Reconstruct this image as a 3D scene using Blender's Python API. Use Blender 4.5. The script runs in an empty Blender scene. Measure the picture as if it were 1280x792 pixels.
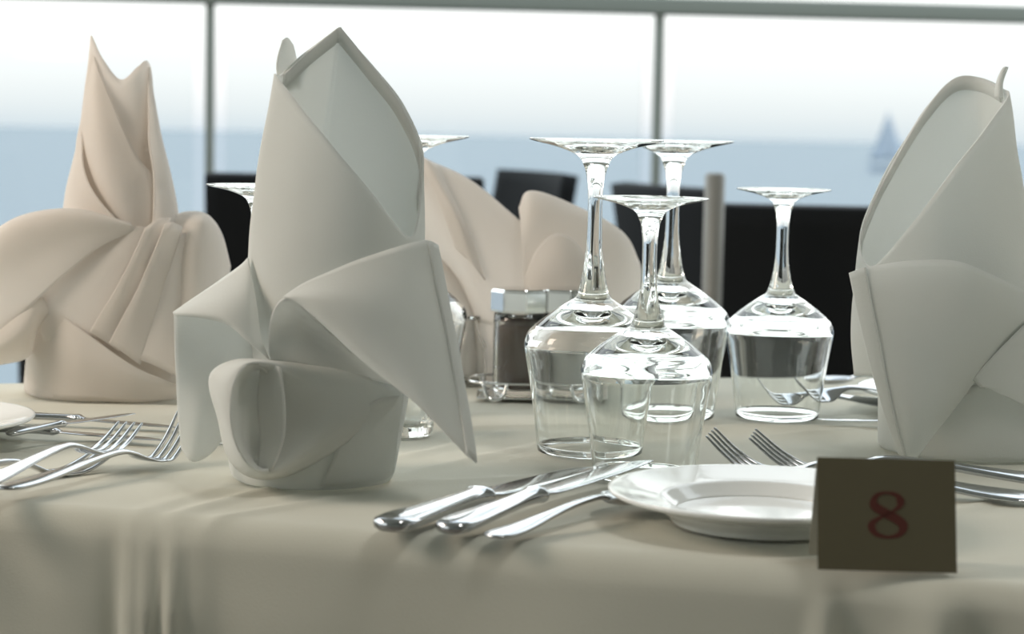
import bpy, bmesh, math, random
from mathutils import Vector, Matrix, noise

random.seed(3)
S = bpy.context.scene
PI = math.pi

# ------------------------------------------------------------------ camera
W, H = 1280, 792
LENS = 70.0
F = LENS / 36.0 * W
TZ = 0.75                      # height of the cloth on the table
CAM = Vector((0.0, 0.0, TZ + 0.20))
ROLL = math.atan(0.0192)
PITCH = math.atan(226.66 / F)
f_ = Vector((0, math.cos(PITCH), -math.sin(PITCH)))
r_ = Vector((1, 0, 0))
u_ = Vector((0, math.sin(PITCH), math.cos(PITCH)))
R_ = r_ * math.cos(ROLL) + u_ * math.sin(ROLL)
U_ = u_ * math.cos(ROLL) - r_ * math.sin(ROLL)
cd = bpy.data.cameras.new('camera')
cam = bpy.data.objects.new('camera', cd)
S.collection.objects.link(cam)
M = Matrix.Identity(4)
for i in range(3):
    M[i][0], M[i][1], M[i][2], M[i][3] = R_[i], U_[i], -f_[i], CAM[i]
cam.matrix_world = M
cd.lens = LENS
cd.sensor_width = 36.0
cd.clip_start = 0.05
cd.clip_end = 40000
cd.dof.use_dof = True
cd.dof.focus_distance = 1.23
cd.dof.aperture_fstop = 9.0
S.camera = cam

# ------------------------------------------------------------------ world, lights, exposure
S.view_settings.view_transform = 'Standard'
S.view_settings.look = 'None'
S.view_settings.gamma = 1.0
S.view_settings.use_curve_mapping = False
S.view_settings.exposure = 0.0
S.cycles.max_bounces = 24
S.cycles.transmission_bounces = 20
S.cycles.transparent_max_bounces = 24
S.cycles.glossy_bounces = 8
S.cycles.diffuse_bounces = 6
S.cycles.use_denoising = True
S.cycles.sample_clamp_indirect = 6.0
S.cycles.blur_glossy = 0.6

wd = bpy.data.worlds.new('hazy_sky')
S.world = wd
wd.use_nodes = True
nt = wd.node_tree
for n in list(nt.nodes):
    nt.nodes.remove(n)
o_ = nt.nodes.new('ShaderNodeOutputWorld')
bg = nt.nodes.new('ShaderNodeBackground')
tc = nt.nodes.new('ShaderNodeTexCoord')
sx = nt.nodes.new('ShaderNodeSeparateXYZ')
rp = nt.nodes.new('ShaderNodeValToRGB')
nt.links.new(tc.outputs['Generated'], sx.inputs[0])
nt.links.new(sx.outputs['Z'], rp.inputs[0])
nt.links.new(rp.outputs[0], bg.inputs[0])
nt.links.new(bg.outputs[0], o_.inputs[0])
e = rp.color_ramp.elements
e[0].position = 0.0
e[0].color = (0.78, 0.86, 0.91, 1)
e[1].position = 1.0
e[1].color = (1.5, 1.8, 2.1, 1)
for p, c in ((0.010, (0.93, 0.97, 0.98, 1)), (0.024, (1.06, 1.08, 1.07, 1)), (0.06, (1.3, 1.33, 1.3, 1)), (0.16, (2.6, 2.72, 2.68, 1)), (0.5, (2.5, 2.7, 2.75, 1))):
    q = e.new(p)
    q.color = c
bg.inputs[1].default_value = 1.0


V3 = Vector


def lamp(name, kind, loc, rot, energy, color, size=1.0, size_y=None):
    ld = bpy.data.lights.new(name, kind)
    ld.energy = energy
    ld.color = color
    if kind == 'AREA':
        ld.size = size
        if size_y:
            ld.shape = 'RECTANGLE'
            ld.size_y = size_y
    if kind == 'SUN':
        ld.angle = size
    o = bpy.data.objects.new(name, ld)
    o.location = loc
    o.rotation_euler = rot
    S.collection.objects.link(o)
    return o


lamp('hanging_lamp_light', 'AREA', (-1.15, 1.0, 1.42), V3((0.85, 0.5, -0.55)).to_track_quat('-Z', 'Y').to_euler(), 9.5, (1.0, 0.84, 0.70), 0.45)


lamp('overhead_fill_light', 'AREA', (0.7, 0.42, 2.68), (0, 0, 0), 10.5, (1.0, 0.97, 0.92), 0.5)  # fill light added overhead to brighten the napkin flaps; no fixture there


# ------------------------------------------------------------------ pixel <-> place helpers
def ray(px, py):
    return f_ + R_ * ((px - 640) / F) - U_ * ((py - 396) / F)


def at(px, py, Y):
    d = ray(px, py)
    return CAM + d * (Y / d.y)


def tab(px, py, z=0.0):
    d = ray(px, py)
    return CAM + d * ((TZ + z - CAM.z) / d.z)


# ------------------------------------------------------------------ materials
def mat(name, color=(0.8, 0.8, 0.8), rough=0.5, metal=0.0, spec=0.5, **kw):
    m = bpy.data.materials.new(name)
    m.use_nodes = True
    b = m.node_tree.nodes['Principled BSDF']
    b.inputs['Base Color'].default_value = (*color, 1)
    b.inputs['Roughness'].default_value = rough
    b.inputs['Metallic'].default_value = metal
    b.inputs['Specular IOR Level'].default_value = spec
    for k, v in kw.items():
        b.inputs[k].default_value = v
    return m


def noise_bump(m, scale, strength, dist=0.001, detail=3, stretch=(1, 1, 1), target=None):
    t = m.node_tree
    tcn = t.nodes.new('ShaderNodeTexCoord')
    mp = t.nodes.new('ShaderNodeMapping')
    mp.inputs['Scale'].default_value = stretch
    nz = t.nodes.new('ShaderNodeTexNoise')
    nz.inputs['Scale'].default_value = scale
    nz.inputs['Detail'].default_value = detail
    bp = t.nodes.new('ShaderNodeBump')
    bp.inputs['Strength'].default_value = strength
    bp.inputs['Distance'].default_value = dist
    t.links.new(tcn.outputs['Object'], mp.inputs[0])
    t.links.new(mp.outputs[0], nz.inputs[0])
    t.links.new(nz.outputs[0], bp.inputs['Height'])
    for n in t.nodes:
        if 'Normal' in n.inputs and n.type.startswith('BSDF'):
            t.links.new(bp.outputs[0], n.inputs['Normal'])
    return nz


def cloth_mat(name, color, tcolor, trans, bump=0.25):
    m = bpy.data.materials.new(name)
    m.use_nodes = True
    t = m.node_tree
    for n in list(t.nodes):
        t.nodes.remove(n)
    o = t.nodes.new('ShaderNodeOutputMaterial')
    d = t.nodes.new('ShaderNodeBsdfDiffuse')
    d.inputs[0].default_value = (*color, 1)
    d.inputs[1].default_value = 0.6
    tr = t.nodes.new('ShaderNodeBsdfTranslucent')
    tr.inputs[0].default_value = (*tcolor, 1)
    mx = t.nodes.new('ShaderNodeMixShader')
    mx.inputs[0].default_value = trans
    t.links.new(d.outputs[0], mx.inputs[1])
    t.links.new(tr.outputs[0], mx.inputs[2])
    t.links.new(mx.outputs[0], o.inputs[0])
    noise_bump(m, 900, bump, 0.0004, 2)
    return m


M_NAP = cloth_mat('white_napkin_cloth', (0.88, 0.88, 0.85), (0.80, 0.82, 0.81), 0.42)
M_NAPW = cloth_mat('warm_lit_napkin_cloth', (0.88, 0.85, 0.81), (0.88, 0.84, 0.80), 0.46)  # napkin cloth tinted warmer: warm lamp light put into its colour
M_CLOTH = cloth_mat('cream_tablecloth', (0.685, 0.68, 0.60), (0.7, 0.6, 0.45), 0.06, 0.4)
M_STEEL = mat('polished_steel', (0.50, 0.51, 0.52), 0.12, 1.0)
M_CHROME = mat('chrome', (0.78, 0.78, 0.77), 0.10, 1.0)
M_PORC = mat('white_porcelain', (0.80, 0.81, 0.79), 0.08, 0.0, 0.6)
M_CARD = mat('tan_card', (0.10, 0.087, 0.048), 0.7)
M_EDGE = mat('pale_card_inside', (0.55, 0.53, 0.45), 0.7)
M_RED = mat('red_brown_ink', (0.085, 0.020, 0.013), 0.9)
M_PEPPER = mat('ground_pepper', (0.12, 0.08, 0.06), 0.9)
noise_bump(M_PEPPER, 1500, 0.8, 0.001)
M_SALT = mat('salt', (0.8, 0.79, 0.76), 0.8)
M_DARK = mat('black_woven_resin', (0.011, 0.012, 0.013), 0.85, 0.0, 0.15)
M_DARKF = mat('dark_chair_frame', (0.015, 0.015, 0.017), 0.4)
M_RAIL = mat('grey_green_painted_metal', (0.20, 0.225, 0.20), 0.5)
M_POST = mat('pale_grey_metal', (0.22, 0.215, 0.195), 0.5, 0.2)
M_DECK = mat('teak_deck', (0.30, 0.22, 0.15), 0.6)
M_CEIL = mat('white_ceiling_paint', (0.70, 0.72, 0.68), 0.8)
M_WALL = mat('cream_wall_paint', (0.36, 0.37, 0.33), 0.8)
M_WOOD = mat('table_wood', (0.25, 0.16, 0.09), 0.5)
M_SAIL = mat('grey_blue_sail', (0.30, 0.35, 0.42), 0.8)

# deck planks
t = M_DECK.node_tree
b = t.nodes['Principled BSDF']
tcn = t.nodes.new('ShaderNodeTexCoord')
wv = t.nodes.new('ShaderNodeTexWave')
wv.inputs['Scale'].default_value = 3.5
wv.inputs['Distortion'].default_value = 0.3
cr = t.nodes.new('ShaderNodeValToRGB')
cr.color_ramp.elements[0].color = (0.16, 0.14, 0.115, 1)
cr.color_ramp.elements[1].color = (0.30, 0.275, 0.235, 1)
t.links.new(tcn.outputs['Object'], wv.inputs[0])
t.links.new(wv.outputs[0], cr.inputs[0])
t.links.new(cr.outputs[0], b.inputs['Base Color'])

# sea
M_SEA = mat('pale_blue_sea', (0.21, 0.238, 0.262), 0.6, 0.0, 0.03)
noise_bump(M_SEA, 0.15, 0.35, 1.0, 4)

# clear drinking glass
M_GLASS = bpy.data.materials.new('clear_glass')
M_GLASS.use_nodes = True
t = M_GLASS.node_tree
for n in list(t.nodes):
    t.nodes.remove(n)
o = t.nodes.new('ShaderNodeOutputMaterial')
g = t.nodes.new('ShaderNodeBsdfGlass')
g.inputs['Color'].default_value = (0.985, 0.99, 0.985, 1)
g.inputs['Roughness'].default_value = 0.0
g.inputs['IOR'].default_value = 1.5
t.links.new(g.outputs[0], o.inputs[0])

# windbreak glass
M_PANE = bpy.data.materials.new('windbreak_glass')
M_PANE.use_nodes = True
t = M_PANE.node_tree
for n in list(t.nodes):
    t.nodes.remove(n)
o = t.nodes.new('ShaderNodeOutputMaterial')
tp = t.nodes.new('ShaderNodeBsdfTransparent')
tp.inputs[0].default_value = (0.95, 0.968, 0.97, 1)
gl = t.nodes.new('ShaderNodeBsdfGlossy')
gl.inputs['Roughness'].default_value = 0.03
fr = t.nodes.new('ShaderNodeFresnel')
fr.inputs[0].default_value = 1.3
mx = t.nodes.new('ShaderNodeMixShader')
t.links.new(fr.outputs[0], mx.inputs[0])
t.links.new(tp.outputs[0], mx.inputs[1])
t.links.new(gl.outputs[0], mx.inputs[2])
t.links.new(mx.outputs[0], o.inputs[0])


# ------------------------------------------------------------------ object helpers
def link(name, me, m, parent=None, smooth=True):
    if smooth:
        for p in me.polygons:
            p.use_smooth = True
    o = bpy.data.objects.new(name, me)
    if m:
        me.materials.append(m)
    S.collection.objects.link(o)
    if parent:
        o.parent = parent
        o.matrix_parent_inverse = parent.matrix_world.inverted()
    return o


def obj(name, bm, m, parent=None, smooth=True):
    me = bpy.data.meshes.new(name)
    bmesh.ops.recalc_face_normals(bm, faces=bm.faces)
    bm.to_mesh(me)
    bm.free()
    return link(name, me, m, parent, smooth)


def tag(o, label, cat, group=None):
    o['label'] = label
    o['category'] = cat
    if group:
        o['group'] = group
    return o


def thing(name, label, cat, loc=(0, 0, 0), rz=0.0, group=None):
    o = bpy.data.objects.new(name, None)
    o.empty_display_size = 0.05
    o.location = loc
    o.rotation_euler = (0, 0, rz)
    o.matrix_world = Matrix.Translation(loc) @ Matrix.Rotation(rz, 4, 'Z')
    S.collection.objects.link(o)
    return tag(o, label, cat, group)


def struct(o):
    o['kind'] = 'structure'
    return o


def copy_tree(o, loc, rz=0.0, label=None, cat=None, group=None):
    c = o.copy()
    S.collection.objects.link(c)
    c.location = loc
    c.rotation_euler = (0, 0, rz)
    if label:
        c['label'] = label
    for ch in o.children:
        k = ch.copy()
        S.collection.objects.link(k)
        k.parent = c
        k.matrix_parent_inverse = ch.matrix_parent_inverse.copy()
        for g in ch.children:
            q = g.copy()
            S.collection.objects.link(q)
            q.parent = k
            q.matrix_parent_inverse = g.matrix_parent_inverse.copy()
    return c


def add_box(bm, c, s, bevel=0.0, rot=None):
    mtx = Matrix.Translation(c)
    if rot is not None:
        mtx = mtx @ rot
    r = bmesh.ops.create_cube(bm, size=1.0, matrix=mtx @ Matrix.Diagonal((*s, 1)))
    if bevel > 0:
        es = list({e for v in r['verts'] for e in v.link_edges})
        bmesh.ops.bevel(bm, geom=es, offset=bevel, segments=3, affect='EDGES', profile=0.6)


def add_lathe(bm, prof, seg=64, c=(0, 0, 0)):
    rings = []
    for (r, z) in prof:
        if r < 1e-6:
            rings.append([bm.verts.new((c[0], c[1], c[2] + z))])
        else:
            rings.append([bm.verts.new((c[0] + r * math.cos(2 * PI * k / seg), c[1] + r * math.sin(2 * PI * k / seg), c[2] + z)) for k in range(seg)])
    for a, b in zip(rings, rings[1:]):
        for k in range(seg):
            k2 = (k + 1) % seg
            if len(a) == 1 and len(b) == 1:
                continue
            if len(a) == 1:
                bm.faces.new((a[0], b[k], b[k2]))
            elif len(b) == 1:
                bm.faces.new((a[k], b[0], a[k2]))
            else:
                bm.faces.new((a[k], b[k], b[k2], a[k2]))


def cr4(p0, p1, p2, p3, t):
    t2, t3 = t * t, t * t * t
    return 0.5 * ((2 * p1) + (p2 - p0) * t + (2 * p0 - 5 * p1 + 4 * p2 - p3) * t2 + (3 * p1 - p0 - 3 * p2 + p3) * t3)


def spline(pts, n, closed=False):
    """Catmull-Rom through pts, n samples per span."""
    out = []
    N = len(pts)
    spans = N if closed else N - 1
    for i in range(spans):
        if closed:
            a, b, c, d = (pts[(i + k) % N] for k in (-1, 0, 1, 2))
        else:
            b, c = pts[i], pts[i + 1]
            a = pts[i - 1] if i > 0 else b * 2 - c
            d = pts[i + 2] if i + 2 < N else c * 2 - b
        for k in range(n):
            out.append(cr4(a, b, c, d, k / n))
    if not closed:
        out.append(pts[-1].copy())
    return out


def surf(rows, nu=8, nv=8, closed=False):
    """rows of control Vectors -> dense grid (list of rows)."""
    dense = [spline(r, nu, closed) for r in rows]
    cols = list(zip(*dense))
    cols = [spline(list(c), nv) for c in cols]
    return [list(r) for r in zip(*cols)]


def grid_mesh(name, g, m, parent, closed=False, thick=0.0011, offset=-1.0, wob=0.0):
    bm = bmesh.new()
    vs = [[bm.verts.new(p + (noise.noise_vector(p * 38.0) * wob if wob else Vector())) for p in r] for r in g]
    n = len(g[0])
    for i in range(len(g) - 1):
        for k in range(n if closed else n - 1):
            k2 = (k + 1) % n
            q = (vs[i][k], vs[i][k2], vs[i + 1][k2], vs[i + 1][k])
            try:
                bm.faces.new(q)
            except ValueError:
                pass
    bmesh.ops.remove_doubles(bm, verts=bm.verts, dist=1e-5)
    me = bpy.data.meshes.new(name)
    bmesh.ops.recalc_face_normals(bm, faces=bm.faces)
    bm.to_mesh(me)
    bm.free()
    o = link(name, me, m, parent)
    if thick:
        md = o.modifiers.new('thickness', 'SOLIDIFY')
        md.thickness = thick
        md.offset = 0.0
        md.use_even_offset = False
    return o


def add_tube(bm, pts, rad, seg=12, cap=True):
    """tube along pts; rad is a number or list, or (width, thick) pairs."""
    rings = []
    n = len(pts)
    up0 = Vector((0, 0, 1))
    for i, p in enumerate(pts):
        d = (pts[min(i + 1, n - 1)] - pts[max(i - 1, 0)]).normalized()
        side = d.cross(up0)
        if side.length < 1e-4:
            side = Vector((1, 0, 0))
        side.normalize()
        up = side.cross(d).normalized()
        r = rad[i] if isinstance(rad, list) else rad
        a, b_ = r if isinstance(r, tuple) else (r, r)
        ring = []
        for k in range(seg):
            th = 2 * PI * k / seg
            c, s = math.cos(th), math.sin(th)
            # squarish section
            ex = 0.8 if isinstance(r, tuple) else 1.0
            cx = math.copysign(abs(c) ** ex, c)
            sy = math.copysign(abs(s) ** ex, s)
            ring.append(bm.verts.new(p + side * (a * cx) + up * (b_ * sy)))
        rings.append(ring)
    for a, b_ in zip(rings, rings[1:]):
        for k in range(seg):
            k2 = (k + 1) % seg
            bm.faces.new((a[k], a[k2], b_[k2], b_[k]))
    if cap:
        bm.faces.new(rings[0][::-1])
        bm.faces.new(rings[-1])


def V(*a):
    return Vector(a)


# ------------------------------------------------------------------ setting
bm = bmesh.new()
add_box(bm, (0, 1.0, -0.05), (12, 8.4, 0.1))
struct(obj('floor', bm, M_DECK, smooth=False))
bm = bmesh.new()
add_box(bm, (0, -0.45, 2.75), (12, 5.5, 0.1))
struct(obj('ceiling', bm, M_CEIL, smooth=False))
bm = bmesh.new()
add_box(bm, (0, -3.15, 1.35), (12, 0.1, 2.7))
struct(obj('wall_back', bm, M_WALL, smooth=False))
bm = bmesh.new()
add_box(bm, (2.25, -0.45, 1.35), (0.1, 5.5, 2.7))
struct(obj('shade_wall_right', bm, M_WALL, smooth=False))  # unseen wall, added to keep the table's right side darker
# sea: far plane 6 m below
bm = bmesh.new()
vs = [bm.verts.new(p) for p in ((-20000, 5.6, -5), (20000, 5.6, -5), (20000, 30000, -5), (-20000, 30000, -5))]
bm.faces.new(vs)
sea = struct(obj('ground_sea', bm, M_SEA, smooth=False))

# windbreak rail
pa, pb = at(270, 5, 4.50), at(1280, 30, 4.66)
dirx = (pb - pa)
dirx.z = 0
dirx.normalize()
ang = math.atan2(dirx.y, dirx.x)
z_under = (pa.z + pb.z) / 2
RH = 0.040
rail = thing('glass_windbreak', 'grey metal windbreak with glass panes along the terrace edge, facing the sea', 'windbreak',
             (pa.x, pa.y, 0), ang)
bm = bmesh.new()
add_box(bm, (pa + dirx * 0.8) + V(0, 0, RH / 2 + (z_under - pa.z)), (5.2, 0.05, RH), 0.006, Matrix.Rotation(ang, 4, 'Z'))
obj('top_rail', bm, M_RAIL, rail)
bm = bmesh.new()
add_box(bm, (pa + dirx * 0.8) + V(0, 0, 2.67 - pa.z), (5.2, 0.06, 0.06), 0.006, Matrix.Rotation(ang, 4, 'Z'))
obj('header', bm, M_RAIL, rail)
posts = []
for px in (262, 820):
    # post stands under the rail at that pixel column
    d = ray(px, 200)
    # intersect vertical plane of the rail
    nrm = V(-dirx.y, dirx.x, 0)
    tt = (pa - CAM).dot(nrm) / d.dot(nrm)
    p = CAM + d * tt
    posts.append(p)
gap = (posts[1] - posts[0])
gap.z = 0
posts = [posts[0] - gap, posts[0], posts[1], posts[1] + gap]
for p in posts:
    bm = bmesh.new()
    add_box(bm, (p.x, p.y, 1.32), (0.020, 0.03, 2.64), 0.003, Matrix.Rotation(ang, 4, 'Z'))
    add_box(bm, (p.x, p.y, 0.006), (0.09, 0.09, 0.012), 0.003, Matrix.Rotation(ang, 4, 'Z'))
    obj('post', bm, M_RAIL, rail)
for a, b in zip(posts, posts[1:]):
    c = (a + b) / 2
    bm = bmesh.new()
    add_box(bm, (c.x, c.y, z_under / 2 + 0.03), (gap.length - 0.075, 0.008, z_under - 0.10), 0.001, Matrix.Rotation(ang, 4, 'Z'))
    obj('glass_pane', bm, M_PANE, rail, smooth=False)

# sailing boat out at sea
bp = at(1112, 206, 400.0)
boat = thing('sailboat', 'small grey sailing boat far out on the pale sea', 'boat', (bp.x, 400, -5))
bm = bmesh.new()
hull = []
for i, s_ in enumerate((-1, -0.6, 0, 0.6, 1)):
    w = 1.1 * (1 - abs(s_) ** 2.2) + 0.05
    hull.append([V(bp.x + s_ * 4.5, 400 - w, -3.6), V(bp.x + s_ * 4.1, 400 - w * 0.5, -5.2), V(bp.x + s_ * 4.1, 400 + w * 0.5, -5.2), V(bp.x + s_ * 4.5, 400 + w, -3.6)])
hv = [[bm.verts.new(p) for p in r] for r in hull]
for a, b in zip(hv, hv[1:]):
    for k in range(4):
        k2 = (k + 1) % 4
        bm.faces.new((a[k], a[k2], b[k2], b[k]))
bm.faces.new(hv[0][::-1])
bm.faces.new(hv[-1])
obj('hull', bm, M_SAIL, boat, smooth=False)
bm = bmesh.new()
add_tube(bm, [V(bp.x - 0.5, 400, -3.8), V(bp.x - 0.5, 400, 7.2)], 0.09, 8)
obj('mast', bm, M_SAIL, boat)
rows = [[V(bp.x - 0.6, 400, -2.6), V(bp.x - 2.2, 400.5, -2.7), V(bp.x - 4.2, 400.2, -2.6)],
        [V(bp.x - 0.6, 400, 2), V(bp.x - 1.4, 400.5, 2), V(bp.x - 2.4, 400.2, 2)],
        [V(bp.x - 0.55, 400, 7), V(bp.x - 0.6, 400, 7), V(bp.x - 0.65, 400, 7)]]
grid_mesh('mainsail', surf(rows, 4, 4), M_SAIL, boat, thick=0.05)
rows = [[V(bp.x - 0.3, 400, -2.4), V(bp.x + 1.8, 399.5, -2.6), V(bp.x + 4.0, 400, -3.0)],
        [V(bp.x - 0.3, 400, 2), V(bp.x + 0.6, 399.5, 1.8), V(bp.x + 1.7, 400, 1.4)],
        [V(bp.x - 0.3, 400, 6.4), V(bp.x - 0.3, 400, 6.4), V(bp.x - 0.25, 400, 6.4)]]
grid_mesh('foresail', surf(rows, 4, 4), M_SAIL, boat, thick=0.05)


# ------------------------------------------------------------------ table and cloth
def clampx(x, a, b_):
    # soft clamp
    return a + (b_ - a) * (lambda t: 0 if t < 0 else 1 if t > 1 else t)((x - a) / (b_ - a))


_f0, _f1 = tab(0, 626), tab(1280, 732)
_b0, _b1 = tab(30, 474), tab(1090, 466)


def front_y(x):
    s_ = (_f1.y - _f0.y) / (_f1.x - _f0.x)
    return _f0.y + s_ * (clampx(x, -0.42, 0.34) - _f0.x)


def back_y(x):
    s_ = (_b1.y - _b0.y) / (_b1.x - _b0.x)
    return _b0.y + s_ * (clampx(x, -0.42, 0.40) - _b0.x)


XL, XR = -0.72, 0.80
DROP = 0.40


def fold(d, r=0.016):
    """arc length past an edge -> (outward, downward)"""
    if d <= 0:
        return 0.0, 0.0
    q = r * PI / 2
    if d < q:
        a = d / r
        return r * math.sin(a), r * (1 - math.cos(a))
    return r, r + (d - q)


def crease(x, y):
    """soft relief of the cloth on the table top, metres (<= ~1.5 mm)"""
    p = V(x * 7, y * 16, 0.3)
    h = 0.0009 * noise.noise(p) + 0.0005 * noise.noise(p * 2.7)
    # long ironed folds running towards the back left and back right
    for (x0, y0, dx, dy, w, a) in FOLDS:
        L = math.hypot(dx, dy)
        nx, ny = -dy / L, dx / L
        dd = (x - x0) * nx + (y - y0) * ny
        tt = ((x - x0) * dx + (y - y0) * dy) / (L * L)
        if -0.1 < tt < 1.1:
            env = min(1, max(0, (tt + 0.1) / 0.25)) * min(1, max(0, (1.1 - tt) / 0.4))
            h += a * env * math.exp(-(dd / w) ** 2)
    return h


def fl(px0, py0, px1, py1, w, a):
    p, q = tab(px0, py0), tab(px1, py1)
    return (p.x, p.y, q.x - p.x, q.y - p.y, w, a)


FOLDS = [fl(215, 640, 420, 590, 0.006, 0.0022), fl(235, 650, 470, 612, 0.005, 0.0016),
         fl(160, 640, 300, 600, 0.008, 0.0012),
         fl(490, 572, 640, 536, 0.006, 0.0022), fl(500, 590, 700, 548, 0.007, 0.0016),
         fl(590, 516, 760, 510, 0.006, 0.0018), fl(570, 532, 760, 528, 0.006, 0.002),
         fl(480, 600, 760, 590, 0.008, 0.0012), fl(1190, 640, 1280, 612, 0.006, 0.0016),
         fl(930, 545, 1100, 530, 0.007, 0.0012), fl(20, 560, 200, 545, 0.01, 0.0012)]


def drop_folds(x, depth):
    """outward swing of the hanging front cloth"""
    k = min(1.0, depth / 0.05)
    k2 = min(1.0, depth / 0.20)
    o = 0.0
    for (xc, w, a) in DF:
        o += a * math.exp(-((x - xc) / w) ** 2)
    return o * k + 0.010 * k2 * noise.noise(V(x * 5.5, 1.7, depth * 1.3)) + 0.004 * k2 * noise.noise(V(x * 17, 4.7, depth * 2)) - 0.006 * k2


def px_front(px):
    # x on the front edge below pixel column px
    for i in range(400):
        x = -0.5 + i * 0.0025
        p = V(x, front_y(x), TZ - 0.03) - CAM
        u = 640 + F * p.dot(R_) / p.dot(f_)
        if u > px:
            return x
    return 0.4


DF = [(px_front(163), 0.006, 0.008), (px_front(186), 0.0045, 0.009), (px_front(212), 0.006, 0.010), (px_front(240), 0.010, 0.004),
      (px_front(140), 0.006, -0.003), (px_front(90), 0.03, 0.004), (px_front(1025), 0.006, 0.009), (px_front(1170), 0.012, 0.012), (px_front(1060), 0.018, -0.005),
      (px_front(1225), 0.02, -0.010), (px_front(330), 0.05, 0.003), (px_front(700), 0.05, 0.004)]

NX, NY, ND = 420, 190, 46
bm = bmesh.new()
xs = [XL - DROP * (1 - i / 24) for i in range(24)] + [XL + (XR - XL) * i / NX for i in range(NX + 1)] + [XR + DROP * (i + 1) / 24 for i in range(24)]
tq = [(-DROP * ((1 - i / ND) ** 1.8), 0) for i in range(ND)] + [(0, i / NY) for i in range(NY + 1)] + [(DROP * (((i + 1) / ND) ** 1.8), 1) for i in range(ND)]
vv = []
for (dd, tt) in tq:
    row = []
    for x in xs:
        ox, dzx = fold(max(XL - x, x - XR, 0))
        xc = min(max(x, XL), XR)
        X = xc + (ox if x > XR else -ox)
        fy, by = front_y(xc) + 0.016, back_y(xc) - 0.016
        oy, dzy = fold(abs(dd))
        y = fy + (by - fy) * tt
        if tt == 0 and dd < 0:
            y = fy - oy
            y -= drop_folds(xc, dzy)
        elif tt == 1 and dd > 0:
            y = by + oy + 0.006 * noise.noise(V(x * 9, 7, 0)) * min(1, dzy / 0.1)
        z = TZ - max(dzx, dzy) - 0.3 * min(dzx, dzy)
        ed = 1.0
        if dzx == 0 and dzy < 0.016:
            z += crease(X, y) - 0.0015
        row.append(bm.verts.new((X, y, z)))
    vv.append(row)
for a, b in zip(vv, vv[1:]):
    for k in range(len(a) - 1):
        bm.faces.new((a[k], a[k + 1], b[k + 1], b[k]))
cl = obj('tablecloth', bm, M_CLOTH)
tag(cl, 'cream tablecloth draped over the dining table in the foreground', 'tablecloth')

tbl = thing('dining_table', 'dining table hidden under the cream tablecloth', 'table', (0.05, 1.3, 0))
bm = bmesh.new()
tp_, bt_ = [], []
pts = []
NSEG = 24
for i in range(NSEG + 1):
    x = XL + 0.01 + (XR - XL - 0.02) * i / NSEG
    pts.append((x, front_y(x) + 0.012))
for i in range(NSEG, -1, -1):
    x = XL + 0.01 + (XR - XL - 0.02) * i / NSEG
    pts.append((x, back_y(x) - 0.012))
tv = [bm.verts.new((x, y, TZ - 0.006)) for x, y in pts]
bv = [bm.verts.new((x, y, TZ - 0.036)) for x, y in pts]
bm.faces.new(tv)
bm.faces.new(bv[::-1])
for k in range(len(pts)):
    k2 = (k + 1) % len(pts)
    bm.faces.new((tv[k], bv[k], bv[k2], tv[k2]))
obj('tabletop', bm, M_WOOD, tbl, smooth=False)
for (x, back) in ((XL + 0.07, 0), (XR - 0.07, 0), (XL + 0.07, 1), (XR - 0.07, 1)):
    y = back_y(x) - 0.08 if back else front_y(x) + 0.08
    bm = bmesh.new()
    add_box(bm, (x, y, (TZ - 0.036) / 2), (0.05, 0.05, TZ - 0.036), 0.004)
    obj('leg', bm, M_WOOD, tbl)


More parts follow.
